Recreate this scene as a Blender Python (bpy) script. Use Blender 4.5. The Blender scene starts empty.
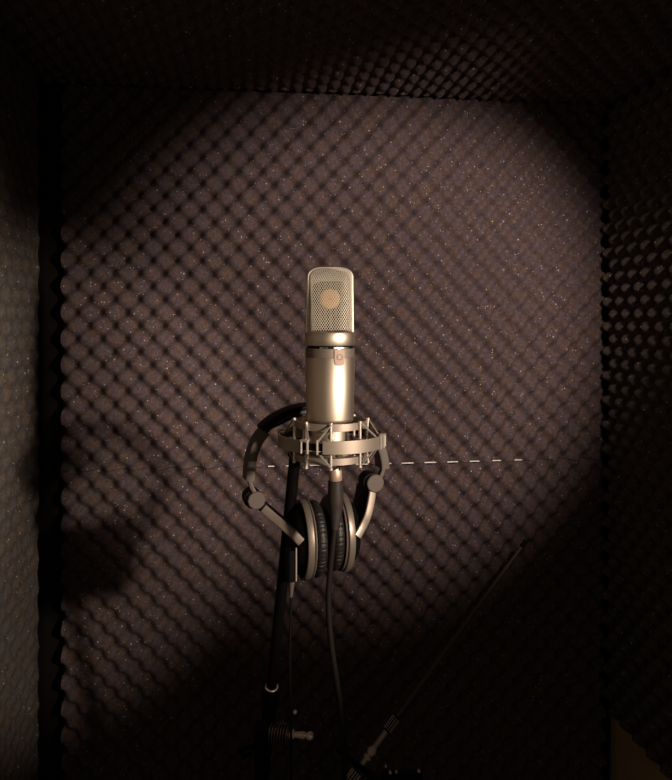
import bpy, math, random
from mathutils import Vector as V
random.seed(7)
PI = math.pi
C = bpy.context.scene.collection
R = math.radians

# ------------------------------------------------------------------ camera
F = 700.0
HY = 322                                     # eye level in the photo
CAMZ = 1.45
def w(px, py, Y):
    """point in the booth seen at a spot of the photo, at distance Y in front of the camera"""
    return V(((px-336)/F*Y, Y, (HY-py)/F*Y+CAMZ))
cam = bpy.data.cameras.new('camera'); co = bpy.data.objects.new('camera', cam); C.objects.link(co)
cam.sensor_fit = 'VERTICAL'; cam.sensor_height = 24; cam.lens = F/780*24
cam.clip_start = 0.02; cam.shift_y = (HY-390)/780
co.location = (0, 0, CAMZ); co.rotation_euler = (PI/2, 0, 0)
bpy.context.scene.camera = co

# ------------------------------------------------------------------ materials
def mat(name, col, rough=.5, metal=0., bump=0., bscale=300., spec=.5, var=0., vscale=60.):
    m = bpy.data.materials.new(name); m.use_nodes = True
    nt = m.node_tree; b = nt.nodes['Principled BSDF']
    b.inputs['Base Color'].default_value = (*col, 1)
    b.inputs['Roughness'].default_value = rough; b.inputs['Metallic'].default_value = metal
    b.inputs['Specular IOR Level'].default_value = spec
    tc = nt.nodes.new('ShaderNodeTexCoord')
    if var:
        n = nt.nodes.new('ShaderNodeTexNoise'); n.inputs['Scale'].default_value = vscale; n.inputs['Detail'].default_value = 3
        nt.links.new(tc.outputs['Object'], n.inputs['Vector'])
        r = nt.nodes.new('ShaderNodeValToRGB')
        r.color_ramp.elements[0].position = .3; r.color_ramp.elements[1].position = .7
        r.color_ramp.elements[0].color = (*[c*(1-var) for c in col], 1)
        r.color_ramp.elements[1].color = (*[min(1, c*(1+var)) for c in col], 1)
        nt.links.new(n.outputs['Fac'], r.inputs['Fac']); nt.links.new(r.outputs['Color'], b.inputs['Base Color'])
    if bump:
        n2 = nt.nodes.new('ShaderNodeTexNoise'); n2.inputs['Scale'].default_value = bscale; n2.inputs['Detail'].default_value = 2
        nt.links.new(tc.outputs['Object'], n2.inputs['Vector'])
        bp = nt.nodes.new('ShaderNodeBump'); bp.inputs['Strength'].default_value = bump; bp.inputs['Distance'].default_value = .001
        nt.links.new(n2.outputs['Fac'], bp.inputs['Height']); nt.links.new(bp.outputs['Normal'], b.inputs['Normal'])
    return m

def foam_mat(name, base):
    """open-cell acoustic foam: mottled charcoal, coarse grain, pale flecks"""
    m = bpy.data.materials.new(name); m.use_nodes = True
    nt = m.node_tree; N = nt.nodes.new; L = nt.links.new
    b = nt.nodes['Principled BSDF']; b.inputs['Roughness'].default_value = 1; b.inputs['Specular IOR Level'].default_value = .1
    tc = N('ShaderNodeTexCoord')
    # colour mottling
    n = N('ShaderNodeTexNoise'); n.inputs['Scale'].default_value = 170; n.inputs['Detail'].default_value = 4; n.inputs['Roughness'].default_value = .7
    L(tc.outputs['Object'], n.inputs['Vector'])
    r = N('ShaderNodeValToRGB'); e = r.color_ramp.elements
    e[0].position = .32; e[1].position = .70
    e[0].color = (base[0]*.62, base[1]*.62, base[2]*.66, 1); e[1].color = (base[0]*1.4, base[1]*1.35, base[2]*1.32, 1)
    L(n.outputs['Fac'], r.inputs['Fac'])
    # hue drift reddish / bluish
    n3 = N('ShaderNodeTexNoise'); n3.inputs['Scale'].default_value = 45; n3.inputs['Detail'].default_value = 2
    L(tc.outputs['Object'], n3.inputs['Vector'])
    r3 = N('ShaderNodeValToRGB'); e = r3.color_ramp.elements
    e[0].position = .35; e[1].position = .65; e[0].color = (.93, .97, 1.16, 1); e[1].color = (1.10, 1.0, .90, 1)
    L(n3.outputs['Fac'], r3.inputs['Fac'])
    mu = N('ShaderNodeMix'); mu.data_type = 'RGBA'; mu.blend_type = 'MULTIPLY'; mu.inputs['Factor'].default_value = 1
    L(r.outputs['Color'], mu.inputs['A']); L(r3.outputs['Color'], mu.inputs['B'])
    # pale flecks in random cells
    vo = N('ShaderNodeTexVoronoi'); vo.inputs['Scale'].default_value = 190
    L(tc.outputs['Object'], vo.inputs['Vector'])
    sep = N('ShaderNodeSeparateColor'); L(vo.outputs['Color'], sep.inputs['Color'])
    near = N('ShaderNodeMath'); near.operation = 'LESS_THAN'; near.inputs[1].default_value = .24; L(vo.outputs['Distance'], near.inputs[0])
    pick = N('ShaderNodeMath'); pick.operation = 'LESS_THAN'; pick.inputs[1].default_value = .13; L(sep.outputs['Red'], pick.inputs[0])
    fl = N('ShaderNodeMath'); fl.operation = 'MULTIPLY'; L(near.outputs[0], fl.inputs[0]); L(pick.outputs[0], fl.inputs[1])
    fl2 = N('ShaderNodeMath'); fl2.operation = 'MULTIPLY'; L(fl.outputs[0], fl2.inputs[0]); L(sep.outputs['Green'], fl2.inputs[1])
    mf = N('ShaderNodeMix'); mf.data_type = 'RGBA'
    L(fl2.outputs[0], mf.inputs['Factor']); L(mu.outputs['Result'], mf.inputs['A']); mf.inputs['B'].default_value = (.72, .6, .52, 1)
    L(mf.outputs['Result'], b.inputs['Base Color'])
    n2 = N('ShaderNodeTexNoise'); n2.inputs['Scale'].default_value = 420; n2.inputs['Detail'].default_value = 2
    L(tc.outputs['Object'], n2.inputs['Vector'])
    bp = N('ShaderNodeBump'); bp.inputs['Strength'].default_value = .5; bp.inputs['Distance'].default_value = .0015
    L(n2.outputs['Fac'], bp.inputs['Height']); L(bp.outputs['Normal'], b.inputs['Normal'])
    return m

M = dict(
    foam=foam_mat('charcoal_foam', (.094, .069, .062)),
    foamside=foam_mat('grey_foam', (.092, .078, .064)),
    felt=mat('felt_and_gap_shade', (.012, .009, .008), 1., bump=.4, spec=.05),  # wall use puts the shade of the left corner gap into the colour
    tanwall=mat('tan_board', (.70, .50, .26), .85, var=.12, vscale=9),
    whitestrip=mat('glint_white', (.9, .84, .74), .5),
    floor=mat('dark_carpet', (.03, .027, .024), .95, bump=.8, var=.3, vscale=200),
    nickel=mat('satin_nickel', (.66, .535, .41), .46, 1., bump=.03, bscale=2500),
    nickeldk=mat('brushed_nickel_band', (.27, .21, .165), .62, .8),
    wire=mat('grille_wire', (.80, .70, .57), .42, .55),
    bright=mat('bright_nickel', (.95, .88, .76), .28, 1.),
    inside=mat('grille_shade', (.02, .015, .01), .95, spec=.1),
    strap=mat('strap_metal', (.62, .54, .44), .45, .3),
    gold=mat('gold_membrane', (.46, .25, .08), .5, .2),
    badge=mat('rose_badge', (.40, .28, .215), .6, .1, spec=.3),
    badgedk=mat('badge_emblem', (.35, .24, .185), .6, .1),
    mount=mat('champagne_metal', (.36, .285, .225), .48, .7),
    rod=mat('pale_rod', (.66, .56, .47), .38, .6),
    cord=mat('grey_elastic', (.20, .17, .15), .8),
    blackm=mat('black_metal', (.004, .0035, .003), .4, 0., spec=.12),
    blackp=mat('black_plastic', (.005, .0045, .004), .5, 0., spec=.12),
    leather=mat('black_leatherette', (.018, .014, .012), .36, 0., bump=.6, bscale=900, spec=.4),
    greyplastic=mat('grey_lacquered_plastic', (.115, .088, .073), .5, .1, spec=.3),
    silver=mat('silver_lacquer', (.28, .22, .175), .42, .6),
    copper=mat('copper_ring', (.62, .42, .32), .5, .6),
    rubber=mat('cable_rubber', (.012, .009, .007), .6, 0., spec=.08),
    barrel=mat('connector_barrel', (.030, .022, .018), .5, .0, spec=.3),
    chrome=mat('chrome', (.98, .84, .70), .35, .25),
    clutchmetal=mat('worn_clutch_metal', (.20, .16, .125), .35, .7),
    gunmetal=mat('gunmetal', (.60, .49, .40), .42, .4),
    tape=mat('pale_tape_and_glint', (.95, .80, .66), .6),
    dimtube=mat('dull_tube', (.11, .085, .07), .5, .1),
)

# ------------------------------------------------------------------ mesh helpers
class MB:
    def __init__(s): s.v = []; s.f = []
    def add(s, vs, fs):
        o = len(s.v); s.v += [V(p) for p in vs]; s.f += [tuple(i+o for i in f) for f in fs]; return s
    def box(s, c, size, ax=None):
        c = V(c); ax = ax or (V((1,0,0)), V((0,1,0)), V((0,0,1)))
        h = [x/2 for x in size]; vs = []
        for k in (-1, 1):
            for j in (-1, 1):
                for i in (-1, 1): vs.append(c+ax[0]*h[0]*i+ax[1]*h[1]*j+ax[2]*h[2]*k)
        return s.add(vs, [(0,2,3,1),(4,5,7,6),(0,1,5,4),(2,6,7,3),(0,4,6,2),(1,3,7,5)])
    def tube(s, pts, rad, seg=12, caps=True):
        pts = [V(p) for p in pts]; n = len(pts)
        if not hasattr(rad, '__len__'): rad = [rad]*n
        vs = []; fs = []; prev = None
        for i, p in enumerate(pts):
            t = (pts[min(i+1, n-1)]-pts[max(i-1, 0)])
            if t.length < 1e-9: t = V((0,0,1))
            t.normalize()
            if prev is None:
                a = V((0,0,1)) if abs(t.z) < .9 else V((1,0,0))
                e = t.cross(a).normalized()
            else:
                e = (prev-t*prev.dot(t)).normalized()
            prev = e; g = t.cross(e)
            for k in range(seg):
                an = 2*PI*k/seg; vs.append(p+(e*math.cos(an)+g*math.sin(an))*rad[i])
        for i in range(n-1):
            for k in range(seg):
                k2 = (k+1) % seg
                fs.append((i*seg+k, i*seg+k2, (i+1)*seg+k2, (i+1)*seg+k))
        if caps: fs.append(tuple(range(seg))[::-1]); fs.append(tuple((n-1)*seg+k for k in range(seg)))
        return s.add(vs, fs)
    def lathe(s, prof, o, A=V((0,0,1)), e1=V((1,0,0)), seg=64, sc2=1., rmod=None, closed=False):
        """profile (radius, along-axis) turned about axis A through o"""
        o = V(o); A = V(A).normalized(); e1 = V(e1).normalized(); e2 = A.cross(e1)
        vs = []; fs = []; n = len(prof)
        for (r, a) in prof:
            for k in range(seg):
                an = 2*PI*k/seg; rr = r
                if rmod: rr = rmod(r, a, an)
                vs.append(o+A*a+e1*rr*math.cos(an)+e2*rr*sc2*math.sin(an))
        m = n if closed else n-1
        for i in range(m):
            j = (i+1) % n
            for k in range(seg):
                k2 = (k+1) % seg; fs.append((i*seg+k, i*seg+k2, j*seg+k2, j*seg+k))
        if not closed:
            if prof[0][0] > 1e-6: fs.append(tuple(range(seg))[::-1])
            if prof[-1][0] > 1e-6: fs.append(tuple((n-1)*seg+k for k in range(seg)))
        return s.add(vs, fs)
    def band(s, c, r0, r1, z0, z1, a0, a1, seg=32):
        """arc of a flat ring; angles in degrees, 0 towards the camera, positive to the right"""
        full = abs(a1-a0) >= 359.9; vs = []; fs = []
        for i in range(seg+1):
            a = R(a0+(a1-a0)*i/seg); d = V((math.sin(a), -math.cos(a), 0))
            for r, z in ((r0, z0), (r1, z0), (r1, z1), (r0, z1)): vs.append(V((c[0], c[1], 0))+d*r+V((0, 0, z)))
        for i in range(seg):
            for k in range(4):
                k2 = (k+1) % 4; fs.append((i*4+k, i*4+k2, (i+1)*4+k2, (i+1)*4+k))
        if not full: fs.append((3,2,1,0)); q = seg*4; fs.append((q,q+1,q+2,q+3))
        return s.add(vs, fs)
    def sweep(s, pts, sec, T, scales=None):
        """section (p across, q along T) carried along pts; T is the strip's width direction"""
        pts = [V(p) for p in pts]; n = len(pts); T = V(T).normalized(); m = len(sec); vs = []; fs = []
        for i, p in enumerate(pts):
            t = (pts[min(i+1, n-1)]-pts[max(i-1, 0)]).normalized(); nn = t.cross(T).normalized()
            a, b = scales[i] if scales else (1, 1)
            for (x, y) in sec: vs.append(p+nn*x*a+T*y*b)
        for i in range(n-1):
            for k in range(m):
                k2 = (k+1) % m; fs.append((i*m+k, i*m+k2, (i+1)*m+k2, (i+1)*m+k))
        fs.append(tuple(range(m))[::-1]); fs.append(tuple((n-1)*m+k for k in range(m)))
        return s.add(vs, fs)

def rsec(a, b, r=None, n=4):
    """rounded rectangle section, a by b"""
    r = r if r is not None else min(a, b)*.3; out = []
    for (sx, sy, st) in ((1,1,0),(-1,1,90),(-1,-1,180),(1,-1,270)):
        for k in range(n+1):
            t = R(st+90*k/n); out.append((sx*(a/2-r)+r*math.cos(t), sy*(b/2-r)+r*math.sin(t)))
    return out
def smooth_path(pts, n=8):
    """Catmull-Rom through pts"""
    P = [V(p) for p in pts]; P = [P[0]*2-P[1]]+P+[P[-1]*2-P[-2]]; out = []
    for i in range(1, len(P)-2):
        for k in range(n):
            t = k/n; a, b, c, d = P[i-1], P[i], P[i+1], P[i+2]
            out.append(.5*((2*b)+(-a+c)*t+(2*a-5*b+4*c-d)*t*t+(-a+3*b-3*c+d)*t**3))
    out.append(P[-2]); return out

def wloc(o):
    p = V(o.location)
    while o.parent: o = o.parent; p += V(o.location)
    return p
def obj(name, mb, material, parent=None, smooth=True, label=None, angle=40, fix=True):
    me = bpy.data.meshes.new(name)
    n = len(mb.v); lo = V([min(p[i] for p in mb.v) for i in range(3)]); hi = V([max(p[i] for p in mb.v) for i in range(3)])
    c = (lo+hi)/2; c.z = lo.z
    me.from_pydata([tuple(p-c) for p in mb.v], [], mb.f)
    if fix:
        import bmesh
        bm = bmesh.new(); bm.from_mesh(me); bmesh.ops.recalc_face_normals(bm, faces=bm.faces); bm.to_mesh(me); bm.free()
    me.materials.append(M[material])
    if smooth: me.polygons.foreach_set('use_smooth', [True]*len(me.polygons))
    o = bpy.data.objects.new(name, me); C.objects.link(o)
    if smooth and angle: me.set_sharp_from_angle(angle=R(angle))
    if parent: o.parent = parent; o.location = c-wloc(parent)
    else: o.location = c
    if label: o['label'] = label
    return o
def tag(o, label, cat, group=None, kind=None):
    if label: o['label'] = label
    if cat: o['category'] = cat
    if group: o['group'] = group
    if kind: o['kind'] = kind
    return o
def thing(name, label, cat, loc):
    o = bpy.data.objects.new(name, None); C.objects.link(o); o.location = loc; o.empty_display_size = .05
    return tag(o, label, cat)
def struct(name, mb, material):
    return tag(obj(name, mb, material, smooth=False), None, None, kind='structure')

# ------------------------------------------------------------------ the booth
PSI = math.atan(82/700)                      # the booth is turned a little against the camera
Fd = V((-math.sin(PSI), math.cos(PSI), 0)); Rt = V((math.cos(PSI), math.sin(PSI), 0)); Up = V((0, 0, 1))
D = 1.50                                     # camera to back foam
SL, SR = -.393, .785
ZC = 1.942; ZSEAM = 1.1415; ZRF = .584
def bp_(s, d, z): return Rt*s+Fd*d+Up*z
TK = .034                                    # foam thickness at its mean surface
AMP = .0135; PER = .0505; PERW = .0545
def foam_panel(label, O, U, W, N, lu, lw, step, material, ph=(0, 0), amp=AMP, per=PER):
    """egg-crate sheet: O corner on the wall, U and W along it, N into the booth"""
    nu = int(round(lu/step)); nw = int(round(lw/step)); vs = []; fs = []
    for j in range(nw+1):
        for i in range(nu+1):
            a = lu*i/nu; b = lw*j/nw
            c = math.cos(2*PI*(a/per+ph[0]))*math.cos(2*PI*(b/(per*PERW/PER)+ph[1]))
            vs.append(O+U*a+W*b+N*(TK+amp*c+amp*.12*math.sin(a*7+b*5)))
    idx = lambda i, j: j*(nu+1)+i
    for j in range(nw):
        for i in range(nu): fs.append((idx(i,j), idx(i+1,j), idx(i+1,j+1), idx(i,j+1)))
    rim = [(i, 0) for i in range(nu)]+[(nu, j) for j in range(nw)]+[(i, nw) for i in range(nu, 0, -1)]+[(0, j) for j in range(nw, 0, -1)]
    b0 = len(vs)
    for (i, j) in rim: vs.append(O+U*(lu*i/nu)+W*(lw*j/nw))
    m = len(rim)
    for k in range(m):
        k2 = (k+1) % m; fs.append((idx(*rim[k]), b0+k, b0+k2, idx(*rim[k2])))
    fs.append(tuple(b0+k for k in range(m))[::-1])
    mb = MB(); mb.v = vs; mb.f = fs
    # normals must point into the booth
    o = obj('foam_panel', mb, material, angle=60, fix=False)
    if U.cross(W).dot(N) < 0: o.data.flip_normals()
    return tag(o, label, 'foam panel')

DB = D+TK                                     # back board
D0 = -.55
WL = SL-.045; WRt = SR+TK; ZT = ZC+TK
def slab(s0, s1, d0, d1, z0, z1):
    return MB().box(bp_((s0+s1)/2, (d0+d1)/2, (z0+z1)/2), (s1-s0, d1-d0, z1-z0), (Rt, Fd, Up))
struct('floor', slab(WL-.02, WRt+.02, D0, DB+.02, -.03, 0), 'floor')
struct('ceiling', slab(WL-.02, WRt+.02, D0, DB+.02, ZT, ZT+.03), 'felt')
struct('wall_back', slab(WL-.02, WRt+.02, DB, DB+.03, 0, ZT), 'felt')
struct('wall_left', slab(WL-.03, WL, D0, DB, 0, ZT), 'felt')
struct('wall_right', slab(WRt, WRt+.03, D0, DB, 0, ZT), 'tanwall')
E = .0004
foam_panel('large upper egg-crate foam panel on the back wall, behind the microphone head',
           bp_(SL, DB-E, ZSEAM+.0016), Rt, Up, -Fd, SR-SL, ZC-ZSEAM-.0016, .0051, 'foam', (.1, .0))
foam_panel('lower egg-crate foam panel on the back wall, under the horizontal seam',
           bp_(SL, DB-E, .002), Rt, Up, -Fd, SR-SL, ZSEAM-.0016, .0054, 'foam', (.1, .0+((-ZSEAM+.003)/PERW) % 1))
foam_panel('egg-crate foam panel fixed overhead to the booth ceiling',
           bp_(WL, D-.018, ZT-E), Rt, -Fd, -Up, WRt-WL, 1.75, .0066, 'foam', (.0, .2))
foam_panel('dark egg-crate foam panel on the right wall, ending above the bare tan board',
           bp_(WRt-E, D-.018, ZRF), -Fd, Up, -Rt, 1.75, ZC-.02-ZRF, .0066, 'foamside', (.0, .3))
foam_panel('pale-lit foam panel on the left wall at the photo\'s left edge',
           bp_(WL+E, 1.375, .002), -Fd, Up, Rt, 1.5, ZC-.022, .0066, 'foamside', (.3, .1), amp=.0045)

# pale strip added to imitate glints in the seam between the back panels
mb = MB(); n = 60; x0, x1 = 255, 556; pts = []
s0 = .030; s1 = .628
for i in range(n+1):
    t = i/n; s = s0+(s1-s0)*t
    dep = D+.0030+.0075*max(0, (t-.35)/.65)**2
    pts.append(bp_(s, dep, ZSEAM))
secs = rsec(.0019, .006, .0006, 2)
mb.sweep(pts, [(p[0], p[1]) for p in secs], -Fd)
tag(obj('seam_glint', mb, 'whitestrip'), 'thin white strip added for the glints in the horizontal seam between the back foam panels', 'strip')

# ------------------------------------------------------------------ condenser microphone
YM = .77
def zm(py, Y=YM): return w(336, py, Y).z
ax = w(330.0, 346, YM); AX, AY = ax.x, ax.y
mic = thing('condenser_microphone', 'champagne side-address condenser microphone standing upright in the shock mount', 'microphone', (AX, AY, zm(424)))
z0 = zm(332); z1 = zm(268.5, YM)
RB = .0278
# body parts, turned
def turned(name, prof, m, parent, **k): return obj(name, MB().lathe(prof, (AX, AY, 0), seg=96), m, parent, **k)
zc0 = zm(345.2); zc1 = z0
turned('head_collar', [(.020, zc0+.001), (RB-.0005, zc0), (RB, zc0+.0006), (RB, zc1-.0012), (RB-.0006, zc1-.0002), (RB-.0022, zc1), (.018, zc1)], 'nickel', mic)
zg = zm(348.0)
turned('joint_recess', [(.018, zg-.0002), (.0252, zg-.0002), (.0252, zc0+.0004), (.018, zc0+.0004)], 'blackp', mic, label='black gap under the head collar')
for a0, a1 in ((-23, -5), (9, 50)):  # lit parts of the gap, put in as bright arcs
    obj('joint_glint', MB().band((AX, AY), .0250, .0272, zg+.0002, zg+.0016, a0, a1, 14), 'bright', mic, label='glint in the gap under the head collar, put in as a bright strip')
zb = zm(357)
turned('upper_band', [(.018, zb), (RB-.0007, zb), (RB-.0007, zg-.0003), (RB-.0014, zg), (.018, zg)], 'nickeldk', mic, label='darker brushed band')
zbot = zm(421)
turned('body', [(.018, zbot), (RB-.0034, zbot), (RB-.0022, zbot+.0012), (RB-.0018, zbot+.004), (RB-.0004, zb-.0006), (RB-.0008, zb), (.018, zb)], 'nickel', mic)
zn = zm(449)
turned('base_neck', [(.010, zn), (.0195, zn), (.0205, zn+.001), (.0205, zbot-.001), (.012, zbot)], 'nickel', mic)
# glint on the neck, put in as a small pale knob
pn = V((AX+.0203*math.sin(R(9)), AY-.0203*math.cos(R(9)), zm(433.5)))
obj('neck_glint', MB().lathe([(0, -.001), (.0035, -.001), (.0035, .0022), (.003, .003), (0, .003)], pn, (math.sin(R(9)), -math.cos(R(9)), 0), V((0,0,1)), seg=20), 'tape', mic, label='pale knob standing for a glint on the neck')
# badge: tab with a rounded foot, curved round the body
def badge(rad, cx, w_, ztop, zbo, th, thick, m, name, parent, label=None):
    mb = MB(); nx, nz = 16, 20; vs = []; fs = []
    for lay in (0, 1):
        for j in range(nz+1):
            for i in range(nx+1):
                u = -1+2*i/nx; zlow = zbo+(w_/2)*(1-math.sqrt(max(0, 1-(abs(u)**2.6))))*.9 if abs(u) < 1 else zbo+w_/2*.9
                z = ztop+(zlow-ztop)*j/nz; a = th+u*w_/2/rad
                r = rad+(thick if lay else -.0004)
                vs.append(V((AX+r*math.sin(a), AY-r*math.cos(a), z)))
    K = (nx+1)*(nz+1)
    for j in range(nz):
        for i in range(nx):
            a = j*(nx+1)+i; fs.append((K+a, K+a+1, K+a+nx+2, K+a+nx+1)); fs.append((a, a+nx+1, a+nx+2, a+1))
    rim = [i for i in range(nx)]+[nx+j*(nx+1) for j in range(nz)]+[nz*(nx+1)+i for i in range(nx, 0, -1)]+[j*(nx+1) for j in range(nz, 0, -1)]
    for k in range(len(rim)): a, b = rim[k], rim[(k+1) % len(rim)]; fs.append((a, b, K+b, K+a))
    mb.add(vs, fs); return obj(name, mb, m, parent, label=label)
bd = badge(RB-.0006, 0, .0112, zm(349.2), zm(364.5), R(22), .0011, 'badge', 'badge', mic, 'rose-tinted tab-shaped badge')
# faint oval emblem on the badge
eo = V((AX+(RB+.0004)*math.sin(R(22)), AY-(RB+.0004)*math.cos(R(22)), zm(356)))
obj('emblem', MB().lathe([(.0030, 0), (.0034, .0003), (.0030, .0006), (.0026, .0003)], eo, (math.sin(R(22)), -math.cos(R(22)), 0), V((0,0,1)), seg=28, closed=True), 'badgedk', bd)
# grille: wedge-shaped head of woven wire
def shell(t, th, k=1.):
    """t 0..1 up the wall, 1..2 over the top"""
    if t <= 1:
        a = .0248-.0006*t; b = .0205-.0085*t; z = z0+(z1-.0100-z0)*t
    else:
        ph = (t-1)*PI/2; cc = max(math.cos(ph), 0)
        a = .0242*cc**.52; b = .0120*cc**.6; z = z1-.0100+.0100*math.sin(ph)**1.0
    c, s = math.cos(th), math.sin(th); e = .72
    return V((AX+k*a*math.copysign(abs(c)**e, c), AY+k*b*math.copysign(abs(s)**e, s), z0+(z-z0)*(k if k < 1 else 1)))
rows = 42; cols = 52; vs = []; fs = []
ts = [1.0*i/30 for i in range(31)]+[1+.95*(i/7) for i in range(1, 8)]
_q = [shell(.45, 2*PI*k/720) for k in range(721)]; _c = [0.]
for k in range(720): _c.append(_c[-1]+(_q[k+1]-_q[k]).length)
def even(j):
    L = (j % cols)/cols*_c[-1]
    for k in range(720):
        if _c[k+1] >= L: return 2*PI*(k+(L-_c[k])/(_c[k+1]-_c[k]))/720
for i, t in enumerate(ts):
    for j in range(cols): vs.append(shell(t, even(j+(.5 if i % 2 else 0))))
n_ = len(ts)
for i in range(n_-2):
    for j in range(cols):
        if i % 2 == 0: l, r_ = (j-1) % cols, j
        else: l, r_ = j, (j+1) % cols
        fs.append((i*cols+j, (i+1)*cols+r_, (i+2)*cols+j, (i+1)*cols+l))
mb = MB(); mb.add(vs, fs)
g = obj('grille', mb, 'wire', mic, angle=None, label='woven wire mesh head')
wf = g.modifiers.new('weave', 'WIREFRAME'); wf.thickness = .00070; wf.use_even_offset = False; wf.use_replace = True
# dark sheet well inside the wire, standing for the shade in the head
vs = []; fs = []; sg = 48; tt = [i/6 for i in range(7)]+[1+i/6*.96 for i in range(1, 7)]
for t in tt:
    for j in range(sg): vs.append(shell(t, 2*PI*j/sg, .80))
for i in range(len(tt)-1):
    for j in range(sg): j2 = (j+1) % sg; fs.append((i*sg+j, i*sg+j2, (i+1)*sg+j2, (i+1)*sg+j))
# sheet is only the rear half so the capsule stays visible from the front
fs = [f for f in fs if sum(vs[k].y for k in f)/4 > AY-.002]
obj('rear_shade', MB().add(vs, fs), 'inside', g, fix=False)
# strap round the grille edge
path = []
for i in range(13): path.append(shell(i/12, PI))
for i in range(1, 25): path.append(shell(1+math.sin(i/24*PI/2)*.999, PI))
path += [V((2*AX-p.x, p.y, p.z)) for p in reversed(path[:-1])]
out = []
for k, p in enumerate(path): out.append(V((p.x+(p.x-AX)/.025*.0004, AY, p.z+(.0004 if p.z > z1-.01 else 0))))
obj('grille_frame', MB().sweep(out, rsec(.0019, .0070, .0006, 2), (0, 1, 0)), 'strap', mic, label='bright metal strap round the grille edge')
rim = []  # rim wire added to give the grille its bright outline
for i in range(16): rim.append(shell(i/15, PI+.34, 1.02))
for i in range(1, 22): rim.append(shell(1+math.sin(i/22*PI/2)*.985, PI+.34, 1.02))
for p in rim: p.z = z0+(p.z-z0)*1.004
rim += [V((2*AX-p.x, p.y, p.z)) for p in reversed(rim)]
obj('outline_rim', MB().tube(rim, .00085, 10), 'strap', mic, label='rim added for the bright outline round the front of the grille')
# capsule behind the mesh
cp = w(330, 299, YM); cp = V((AX, AY, cp.z)); ca = V((.10, -1, 0))
cap = obj('capsule', MB().lathe([(0, -.005), (.0095, -.005), (.0108, -.004), (.0108, .004), (.0098, .005), (.0088, .0052), (.0088, .0045), (0, .0045)], cp, ca, V((0,0,1)), seg=48), 'gold', mic, label='gold capsule seen through the mesh')
obj('centre_terminal', MB().lathe([(0, .004), (.0016, .004), (.0016, .0062), (0, .0066)], cp, ca, V((0,0,1)), seg=14), 'nickeldk', cap)
obj('capsule_post', MB().tube([(AX, AY, z0-.001), (AX, AY, cp.z-.013)], .0035, 16), 'blackp', mic)

# ------------------------------------------------------------------ shock mount
zt = w(330, 424, YM-.041).z; zl = w(330, 469.5, YM-.041).z; RP = .0405
zr1 = w(336, 441.8, YM-.060).z; zr0 = w(336, 455, YM-.060).z; RO = .0585
MX = AX+.0012
sm = thing('shock_mount', 'champagne metal ring shock mount with elastic cords holding the microphone', 'shock mount', (AX, AY, zl))
pc = lambda r, a, z: V((MX+r*math.sin(R(a)), AY-r*math.cos(R(a)), z))
clips = [-20, 70, 160, -110]
obj('upper_ring', MB().band((MX, AY), .0372, .0392, zt-.0085, zt-.001, 0, 360, 72), 'mount', sm, smooth=True, angle=30)
obj('lower_ring', MB().band((MX, AY), .0340, .0392, zl+.0035, zl+.0105, 0, 360, 72), 'mount', sm, angle=30)
zp = zn
mb = MB().lathe([(.0175, zn-.0045), (.0255, zn-.0045), (.0258, zn-.003), (.0258, zn), (.0175, zn)], (AX, AY, 0), seg=64, closed=True)
for a in (20, 110, 200, 290):
    mb.sweep([pc(.0240, a, zn-.0025), pc(.036, a, zl+.0075)], rsec(.003, .007, .0008, 2), (math.cos(R(a)), math.sin(R(a)), 0))
obj('cradle', mb, 'mount', sm)
obj('clamp_nut', MB().lathe([(.0100, zn-.012), (.0150, zn-.012), (.0155, zn-.011), (.0155, zn-.0046), (.0100, zn-.0046)], (AX, AY, 0), seg=40, closed=True), 'nickeldk', sm)
for i, c in enumerate(clips):
    nx = clips[(i+1) % 4]
    for a in (c-20, c+20):
        b = MB().tube([pc(RP, a, zl-.001), pc(RP, a, zt)], .0015, 12)
        for z in (zl, zt-.0005): b.lathe([(0, -.0018), (.0020, -.0012), (.0020, .0012), (0, .0018)], pc(RP, a, z), seg=14)
        obj('post', b, 'rod', sm)
zmid = (zr0+zr1)/2; segs = [(-8, 61), (79, 151), (169, 241), (259, 326)]
for (a0, a1) in segs:
    obj('outer_ring', MB().band((MX, AY), RO-.0016, RO, zr0, zr1, a0, a1, 30), 'mount', sm, angle=30)
for ci, c in enumerate(clips):
    mir = 1 if ci % 2 == 0 else -1
    mb = MB()
    obj('carrier', MB().band((MX, AY), RO-.0034, RO-.0022, zr0+.003, zr1-.003, c-22, c+22, 12), 'blackm', sm)
    for da in (-11*mir, -4*mir, 6.5*mir):
        p = pc(RO+.0002, c+da, 0)
        mb.sweep([V((p.x, p.y, zr0-.0002)), V((p.x, p.y, zr1+.0010))], rsec(.0034, .0018, .0006, 2), (math.cos(R(c+da)), math.sin(R(c+da)), 0))
    lo_, hi_ = sorted((c-11*mir, c-4*mir))
    mb.band((MX, AY), RO-.0036, RO+.0021, zr1-.0008, zr1+.0010, lo_-.8, hi_+.8, 6)
    mb.band((MX, AY), RO-.0042, RO-.0024, zr0+.002, zr0+.004, c-15, c+15, 10)
    obj('clip', mb, 'rod', sm, label='pale forked cord clip')
    mb = MB()
    for a, hk in ((c-20, c-5), (c+20, c+4)):
        for zz in (zt-.0015, zl+.001):
            mb.tube([pc(RP+.0012, a, zz), pc(RO-.0036, hk, zmid+(.004 if zz > zmid else -.004))], .00085, 8)
            mb.tube([pc(RP+.0012, a+1, zz+.0006), pc(RO-.0036, hk+1.5, zmid+(.004 if zz > zmid else -.004))], .0006, 8)
    obj('elastic_cord', mb, 'cord', sm)
# bracket to the stand
jt = w(295.5, 452, .842)
mb = MB().sweep([pc(RO-.001, -143, zmid), jt+V((.002, -.012, .006)), jt+V((0, 0, .002))], rsec(.010, .012, .002, 3), (0, 0, 1))
obj('bracket', mb, 'blackm', sm)

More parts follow.
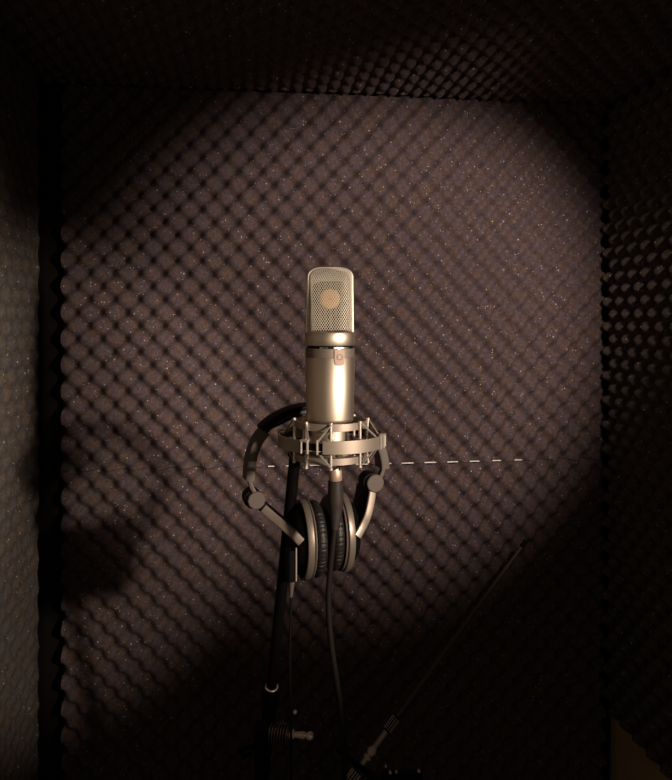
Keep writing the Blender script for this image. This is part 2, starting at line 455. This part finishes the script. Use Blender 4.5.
# ------------------------------------------------------------------ microphone cable
e1 = zm(471.5, YM); e2 = zm(480.5, YM)
cab = thing('microphone_cable', 'black microphone cable hanging from the bottom of the shock mount', 'cable', (AX, AY, e2))
CX = w(335.5, 480, YM).x
obj('connector_ring', MB().tube([(CX, AY, e2), (CX, AY, e2+.0006), (CX, AY, e1), (CX-.001, AY, e1+.003)], [.0066, .0071, .0071, .0060], 32), 'copper', cab, label='copper coloured ring')
b0 = w(335.5, 480.7, YM)
bpth = smooth_path([b0, w(335.5, 495, YM), w(335.8, 508, YM), w(335.6, 520, .768), w(334.6, 530, .766)], 5)
n = len(bpth); rr = []
for i in range(n):
    t = i/(n-1); rr.append(.0080+.0006*math.sin(t*4) if t < .45 else .0082-(t-.45)/.55*.0046)
obj('connector_barrel', MB().tube(bpth, rr, 28), 'barrel', cab)
pp = [w(334.8, 527, .766), w(332.8, 545, .762), w(330.2, 570, .760), w(328.4, 595, .758), w(329, 620, .756), w(332, 650, .755), w(336.5, 680, .755), w(340, 705, .755), w(343, 740, .757), w(344.5, 782, .76)]
e = pp[-1]; pp += [e+V((0, .01, -.30)), e+V((-.02, .03, -.65)), V((e.x-.03, e.y+.06, .035)), V((e.x-.01, e.y+.12, .0045)), V((e.x+.12, e.y+.16, .0045)), V((e.x+.22, e.y+.06, .0045)), V((e.x+.26, e.y-.15, .0045))]
obj('cable', MB().tube(smooth_path(pp, 8), .0031, 12), 'rubber', cab)

# ------------------------------------------------------------------ headphones
BY = R(17); YH = .868; KH = 700/.872
A = V((math.cos(BY), math.sin(BY), 0)); T = V((math.sin(BY), -math.cos(BY), 0))
def hp(px, py, off=0.):
    """point in the plane of the headband; off moves it towards the camera side of that plane"""
    Y = YH+(px-315)/KH*math.tan(BY); return w(px, py, Y)+T*off
def hps(px, py, off):
    """like hp, seen at the same spot of the photo after moving off towards the camera"""
    return w(px, py, YH+(px-315)/KH*math.tan(BY)-off/math.cos(BY))
hpn = thing('headphones', 'black and grey closed-back headphones hanging behind the shock mount', 'headphones', hp(315, 590))
arc = [(249, 462), (252, 447), (259, 433), (270, 421.5), (286, 412.5), (304, 407.5), (322, 407), (340, 410), (356, 418), (368, 429), (376, 441), (380.5, 452)]
full = smooth_path([hp(*p) for p in arc], 8)
N_ = len(full)
ZT_ = V((0, 0, 1))
pad = full[int(N_*.205):int(N_*.86)]
cen = hp(315, 472)
def grow(pts, d): return [p+(p-cen).normalized()*d for p in pts]
obj('headband', MB().sweep(grow(pad, .0022), rsec(.0042, .034, .0016, 3), T), 'blackp', hpn, label='black outer band')
# cushion under the band, puckered along its length
ip = grow(pad, -.0040); sc = []
for i in range(len(ip)): t = i/(len(ip)-1); sc.append((max(.35, min(1, 6*t, 6*(1-t)))*(1-.10*(i % 2)), 1-.03*(i % 2)))
obj('headband_cushion', MB().sweep(ip, rsec(.0100, .031, .0045, 4), T, sc), 'leather', hpn)
# slider housings
lh = smooth_path([hp(*p) for p in ((264.5, 430), (257, 440), (252.2, 452), (249.6, 465), (248.6, 479))], 6)
obj('slider_housing', MB().sweep(lh, rsec(.0112, .026, .0016, 3), T), 'greyplastic', hpn, label='grey left slider housing')
rh = smooth_path([hp(*p) for p in ((368, 430), (375, 440), (379.5, 450), (382, 461), (382.2, 467))], 6)
obj('slider_housing', MB().sweep(rh, rsec(.0112, .026, .0016, 3), T), 'greyplastic', hpn, label='grey right slider housing')
# sliders
obj('slider', MB().sweep(smooth_path([hps(249, 476, .006), hps(250.4, 484, .006), hps(254, 492, .006), hps(257, 498, .006)], 5), rsec(.0052, .010, .0012, 2), T), 'greyplastic', hpn)
obj('slider', MB().sweep(smooth_path([hps(382.4, 465, .006), hps(382.2, 470, .006), hps(379.4, 477, .006), hps(376, 482, .006)], 5), rsec(.0052, .010, .0012, 2), T), 'greyplastic', hpn)
# folding hinges, facing the camera
def hinge(px, py, r, side, seg):
    c = hps(px, py, .010)-T*.006
    h = obj('hinge', MB().lathe([(0, .0095), (r*.92, .0095), (r, .0085), (r, .003), (0, .003)], c, T, A, seg=seg), 'greyplastic', hpn, angle=30)
    obj('hinge_back', MB().lathe([(0, .003), (r*1.05, .003), (r*1.1, -.004), (r*1.05, -.018), (0, -.019)], c-A*.0022*side, T, A, seg=32), 'blackp', h, label='black rear half')
    return h
hinge(256.3, 500, .0108, 1, 10); hinge(374.8, 483, .0112, 1, 32)
# ear cups
def ridge(r, a, an):
    k = abs(math.sin(an*24+.5*math.sin(an*7))); return r*(1-.022*(1-min(1, k*2.6)))
def ear_cup(px, py, dirn, lab):
    """dirn +1: cushion faces right"""
    c = hp(px, py); X = A*dirn
    sh = obj('ear_cup', MB().lathe([(0, -.0225), (.020, -.022), (.031, -.0195), (.038, -.015), (.0425, -.0095), (.0450, -.0085), (.0450, .001), (0, .001)], c, X, ZT_, seg=72, sc2=.92), 'blackp', hpn, label=lab)
    obj('trim_ring', MB().lathe([(.044, -.0080), (.0478, -.0080), (.0486, -.0070), (.0486, -.0008), (.0478, 0), (.044, 0)], c, X, ZT_, seg=96, sc2=.92, closed=True), 'silver', sh, label='silver-grey trim ring')
    obj('inner_trim', MB().lathe([(.044, .0012), (.0470, .0012), (.0474, .0020), (.0470, .0032), (.044, .0032)], c, X, ZT_, seg=96, sc2=.92, closed=True), 'greyplastic', sh)
    pr = [(.024, .004), (.0440, .004)]
    for k in range(11):
        t = -PI/2+PI*k/10*1.0
        pr.append((.0395+.0068*math.cos(t)+.0005, .0105+.0068*math.sin(t)))
    pr += [(.030, .0165), (.024, .0125)]
    obj('ear_cushion', MB().lathe(pr, c, X, ZT_, seg=288, sc2=.92, closed=True, rmod=ridge), 'leather', sh, angle=60)
    obj('speaker_cloth', MB().lathe([(0, .0045), (.0245, .0045), (.0245, .0060), (0, .0066)], c, X, ZT_, seg=48, sc2=.92), 'felt', sh)
    return c, sh
cl, shl = ear_cup(306, 539, 1, 'left ear cup, seen from its outer side')
cr, shr = ear_cup(338.8, 531.5, -1, 'right ear cup, seen from its cushion side')
# yokes: pale strip facing the camera, black plate behind for the shaded outer side
def yoke(p, offs, wdt, c_end, lab):
    near = smooth_path([hps(x, y, o) for (x, y), o in zip(p, offs)], 6)
    y = obj('yoke', MB().sweep(near, rsec(wdt, .0045, .0015, 3), T), 'silver', hpn, label=lab)
    back = [q-T*.026 for q in near]
    m = len(back)
    obj('yoke_shade_plate', MB().sweep(back, rsec(wdt*1.05, .044, .002, 3), T), 'blackp', y, label='black plate standing for the shaded outer side of the yoke')
yoke([(263, 508), (272, 516), (283, 525), (293, 534), (301, 542)], [.016, .022, .030, .037, .042], .0105, cl, 'left yoke strip')
yoke([(372.5, 492), (370.5, 504), (367.5, 516), (363, 526), (357.5, 536)], [.016, .022, .028, .034, .038], .0100, cr, 'right yoke strip')
# cable boss and strain relief under the left cup
bz = hp(291, 566, .030)
obj('cable_boss', MB().sweep([hps(291.5, 549, .026), hps(291.5, 580, .020)], rsec(.012, .016, .003, 3), T), 'blackp', shl)
obj('boss_glint', MB().tube([hps(296.2, 548, .035), hps(296.2, 581, .029)], .0009, 8), 'gunmetal', shl, label='edge glint of the cable boss, put in as a thin pale rod')  # thin pale rod imitates the glint along the boss
obj('strain_relief', MB().tube([hps(292, 579, .020), hps(291.6, 586, .020), hps(291, 597, .020)], [.0042, .0030, .0018], 14), 'greyplastic', shl)
hc = [hps(291, 597.2, .020), hps(290.6, 620, .020), hps(289.8, 660, .020), hps(290.5, 700, .02), hps(291, 735, .022), hps(291, 782, .024)]
e = hc[-1]; hc += [e+V((-.002, -.01, -.35)), e+V((-.01, -.02, -.7)), V((e.x-.03, e.y-.06, .02)), V((e.x-.06, e.y-.10, .003)), V((e.x-.12, e.y-.16, .003))]
tag(obj('headphone_cable', MB().tube(smooth_path(hc, 8), .0015, 8), 'blackp'), 'thin black headphone cord hanging straight down from the left ear cup', 'cable')

# ------------------------------------------------------------------ microphone stand
top = jt+V((0, .004, 0)); bot = w(260, 800, 1.02)
ctr = w(266, 727, .99)
st = thing('microphone_stand', 'black boom stand leaning up to the shock mount, with a chrome clamp screw', 'stand', (w(261, 760, 1.0).x, w(261, 760, 1.0).y, 0))
dirb = (bot-top).normalized()
def onb(py):                                    # point of the boom seen at this height of the photo
    lo, hi = 0., 1.
    for _ in range(40):
        m_ = (lo+hi)/2; p = top.lerp(bot, m_); d = p-V((0, 0, CAMZ))
        if HY-F*d.z/d.y < py: lo = m_
        else: hi = m_
    return top.lerp(bot, (lo+hi)/2)
obj('swivel', MB().lathe([(0, -.006), (.0085, -.006), (.0095, -.004), (.0095, .016), (.0085, .020), (.005, .024), (.005, .036), (0, .036)], top, -dirb, V((1,0,0)), seg=28), 'blackm', st)
obj('boom_tube', MB().tube([top, onb(690)], .0072, 24), 'blackm', st)
obj('outer_tube', MB().tube([onb(688), bot+dirb*.12], .0094, 24), 'blackm', st)
obj('collar', MB().tube([onb(686.5), onb(687.3), onb(688), onb(700), onb(702)], [.0092, .0118, .0122, .0122, .0098], 28), 'blackm', st)
obj('collar_glint', MB().tube([onb(686.2), onb(687.6)], [.0086, .0112], 28), 'gunmetal', st, label='glint on the collar edge, put in as a pale ring')  # pale ring imitates a glint on the collar
cc = onb(727)
Xa = V((1, -.25, .06)).normalized()
mb = MB()
for k in range(7): mb.lathe([(0, 0), (.0135, 0), (.0142, .0008), (.0142, .0022), (.0120, .0026), (0, .0026)], cc+Xa*(.0065+k*.0040)+V((0, -.012, 0)), Xa, V((0,0,1)), seg=32)
ck = obj('clutch', mb, 'clutchmetal', st, label='ribbed metal clutch')
obj('clutch_housing', MB().lathe([(0, -.014), (.014, -.014), (.017, -.010), (.017, .006), (0, .006)], cc+V((0, -.008, 0)), Xa, V((0,0,1)), seg=32), 'blackm', ck)
k0 = cc+Xa*.034+V((0, -.012, 0)); 
kn = obj('clamp_screw', MB().tube([k0, k0+Xa*.006, k0+Xa*.0065, k0+Xa*.020, k0+Xa*.0205+V((0,0,.002)), k0+Xa*.022], [.0055, .0055, .0034, .0048, .003, .003], 18), 'chrome', st, label='chrome clamp screw')
obj('screw_knob', MB().lathe([(0, -.0055), (.003, -.005), (.0052, -.002), (.0056, .001), (.004, .0045), (0, .0058)], k0+Xa*.028, Xa, V((0,0,1)), seg=20), 'chrome', kn)
obj('lock_pin', MB().lathe([(0, -.003), (.0022, -.002), (.003, 0), (.0022, .002), (0, .003)], w(295, 712, .955), (0,0,1), V((1,0,0)), seg=16), 'chrome', st, label='round chrome pin head')
obj('pin_stem', MB().tube([w(295, 712, .957), cc+Xa*.02], .0016, 8), 'blackm', st)
# upright under the clutch, down to a round base
ub = V((cc.x-.012, cc.y+.004, 0))
obj('side_knob', MB().tube([cc+V((-.012, -.006, -.014)), cc+V((-.022, -.018, -.020)), cc+V((-.0225, -.018, -.0202)), cc+V((-.034, -.024, -.023))], [.004, .004, .0085, .0078], 14), 'blackm', st)
obj('upright', MB().tube([V((ub.x, ub.y+.016, .02)), V((ub.x, ub.y+.016, cc.z-.004))], .0085, 20), 'blackm', st)
obj('base', MB().lathe([(0, .001), (.128, .001), (.130, .004), (.130, .012), (.120, .018), (.03, .024), (.014, .030), (0, .030)], (ub.x, ub.y+.016, 0), seg=64), 'blackm', st)

# ------------------------------------------------------------------ second stand with the long thin boom
tip = w(526, 541, 1.50); low = w(352, 778, 1.27)
db = (low-tip); Lb = db.length; db.normalize()
def ons(px):
    lo, hi = -.2, 1.4
    for _ in range(40):
        m_ = (lo+hi)/2; p = tip.lerp(low, m_); d = p-V((0, 0, CAMZ)); dep = d.y
        if 336+F*d.x/dep > px: lo = m_
        else: hi = m_
    return tip.lerp(low, (lo+hi)/2)
piv = ons(338)
bs = thing('boom_stand', 'thin black telescopic boom slanting up to the right against the back foam', 'stand', (piv.x, piv.y+.02, 0))
obj('end_cap', MB().tube([tip, tip+db*.002, tip+db*.018], [.0030, .0048, .0048], 14), 'blackp', bs)
obj('inner_tube', MB().tube([tip+db*.016, ons(396)], .0036, 14), 'dimtube', bs)
obj('tube_band', MB().tube([ons(507), ons(504.5)], .0050, 14), 'dimtube', bs, label='small dull band near the tip')
mb = MB(); a_, b_ = ons(397), ons(386); mb.tube([a_, a_+db*.002, b_-db*.002, b_], [.005, .0072, .0072, .005], 18)
cs = obj('lock_sleeve', mb, 'blackm', bs)
# grip ribs of the sleeve
e1_ = db.cross(V((0, 1, 0))).normalized(); e2_ = db.cross(e1_)
mb = MB()
for k in range(10):
    an = 2*PI*k/10; o_ = (e1_*math.cos(an)+e2_*math.sin(an))*.0074
    mb.tube([a_+db*.003+o_, b_-db*.003+o_], .0009, 6)
obj('grip_ribs', mb, 'gunmetal', cs)
obj('outer_tube', MB().tube([b_-db*.001, ons(330)], .0052, 16), 'gunmetal', bs)
m1 = ons(370)
mb = MB().tube([ons(374)-db*.0, ons(372), ons(369.5)], [.0060, .0085, .0062], 16)
mb.tube([ons(368.6), ons(367.4), ons(366.2)], [.0060, .0082, .0062], 16)
obj('tape', mb, 'tape', bs, label='two pale tape wraps')
mb = MB(); a_, b_ = ons(358), ons(342); mb.tube([a_, a_+db*.003, b_], [.006, .0092, .0092], 18)
gp = obj('grip', mb, 'blackm', bs)
mb = MB()
for k in range(12):
    an = 2*PI*k/12; o_ = (e1_*math.cos(an)+e2_*math.sin(an))*.0094; mb.tube([a_+db*.004+o_, b_-db*.002+o_], .0010, 6)
obj('grip_ribs', mb, 'gunmetal', gp)
obj('clutch', MB().lathe([(0, -.016), (.018, -.016), (.020, -.012), (.020, .012), (.018, .016), (0, .016)], piv, (0, 1, 0), V((0,0,1)), seg=32), 'blackm', bs)
obj('upright', MB().tube([V((piv.x, piv.y+.024, .02)), V((piv.x, piv.y+.024, piv.z))], .009, 18), 'blackm', bs)
obj('base', MB().lathe([(0, .001), (.118, .001), (.120, .004), (.120, .012), (.108, .018), (.03, .024), (.014, .030), (0, .030)], (piv.x, piv.y+.024, 0), seg=64), 'blackm', bs)
# plate added to carry small pale heads that imitate glints
sc_ = w(402, 779, 1.12)
mb = MB().box(sc_+V((0, .008, -.006)), (.066, .010, .026)); mb.tube([V((sc_.x-.03, sc_.y+.01, sc_.z-.016)), V((piv.x, piv.y+.024, sc_.z-.05))], .005, 12)
gplate = obj('glint_plate', mb, 'blackm', bs, label='black plate added to hold small pale heads standing for glints')
for (x, y, r) in ((385.8, 766.5, .0019), (390.3, 772.6, .0024), (396.4, 772, .0020), (419, 771.2, .0026)):
    p = w(x, y, 1.118)
    obj('glint_head', MB().lathe([(0, -.006), (r*.7, -.006), (r, -.001), (r, .001), (r*.6, .0025), (0, .003)], p, (0, -1, .2), V((1,0,0)), seg=12), 'chrome', gplate)

# ------------------------------------------------------------------ light
def spot(name, loc, az, el, half, blend, power, col, rad=.015):
    l = bpy.data.lights.new(name, 'SPOT'); o = bpy.data.objects.new(name, l); C.objects.link(o)
    l.energy = power; l.color = col; l.spot_size = R(2*half); l.spot_blend = blend; l.shadow_soft_size = rad
    d = V((math.sin(R(az))*math.cos(R(el)), math.cos(R(az))*math.cos(R(el)), math.sin(R(el))))
    o.location = loc; o.rotation_euler = d.to_track_quat('-Z', 'Y').to_euler(); return o
spot('clip_lamp', V((.59, .47, 1.74)), -23.5, -13.5, 27.6, .68, 60, (1, .84, .76), .04)
spot('mic_spot', V((.63, .10, 1.49)), -43.5, -11, 17.2, .60, 54, (1, .86, .73), .03)  # unseen spot added to light the microphone
spot('left_fill_spot', V((.60, .06, 1.58)), -66, -8, 23, .6, 85, (1, .88, .70), .06)  # unseen spot added to brighten the left foam panel
l = bpy.data.lights.new('fill_light', 'AREA'); o = bpy.data.objects.new('fill_light', l); C.objects.link(o)
l.shape = 'RECTANGLE'; l.size = .7; l.size_y = 1.2; l.energy = 1.0; l.color = (1, .85, .62)
o.location = bp_(.1, D0-.1, 1.1); o.rotation_euler = (PI/2, 0, PSI)   # unseen fill light added behind the camera, faces the booth
wd = bpy.data.worlds.new('world'); bpy.context.scene.world = wd; wd.use_nodes = True
wd.node_tree.nodes['Background'].inputs['Color'].default_value = (.9, .75, .6, 1)
wd.node_tree.nodes['Background'].inputs['Strength'].default_value = .004

sc = bpy.context.scene
sc.view_settings.view_transform = 'Standard'; sc.view_settings.look = 'None'
sc.view_settings.exposure = 0; sc.view_settings.gamma = 1; sc.view_settings.use_curve_mapping = False
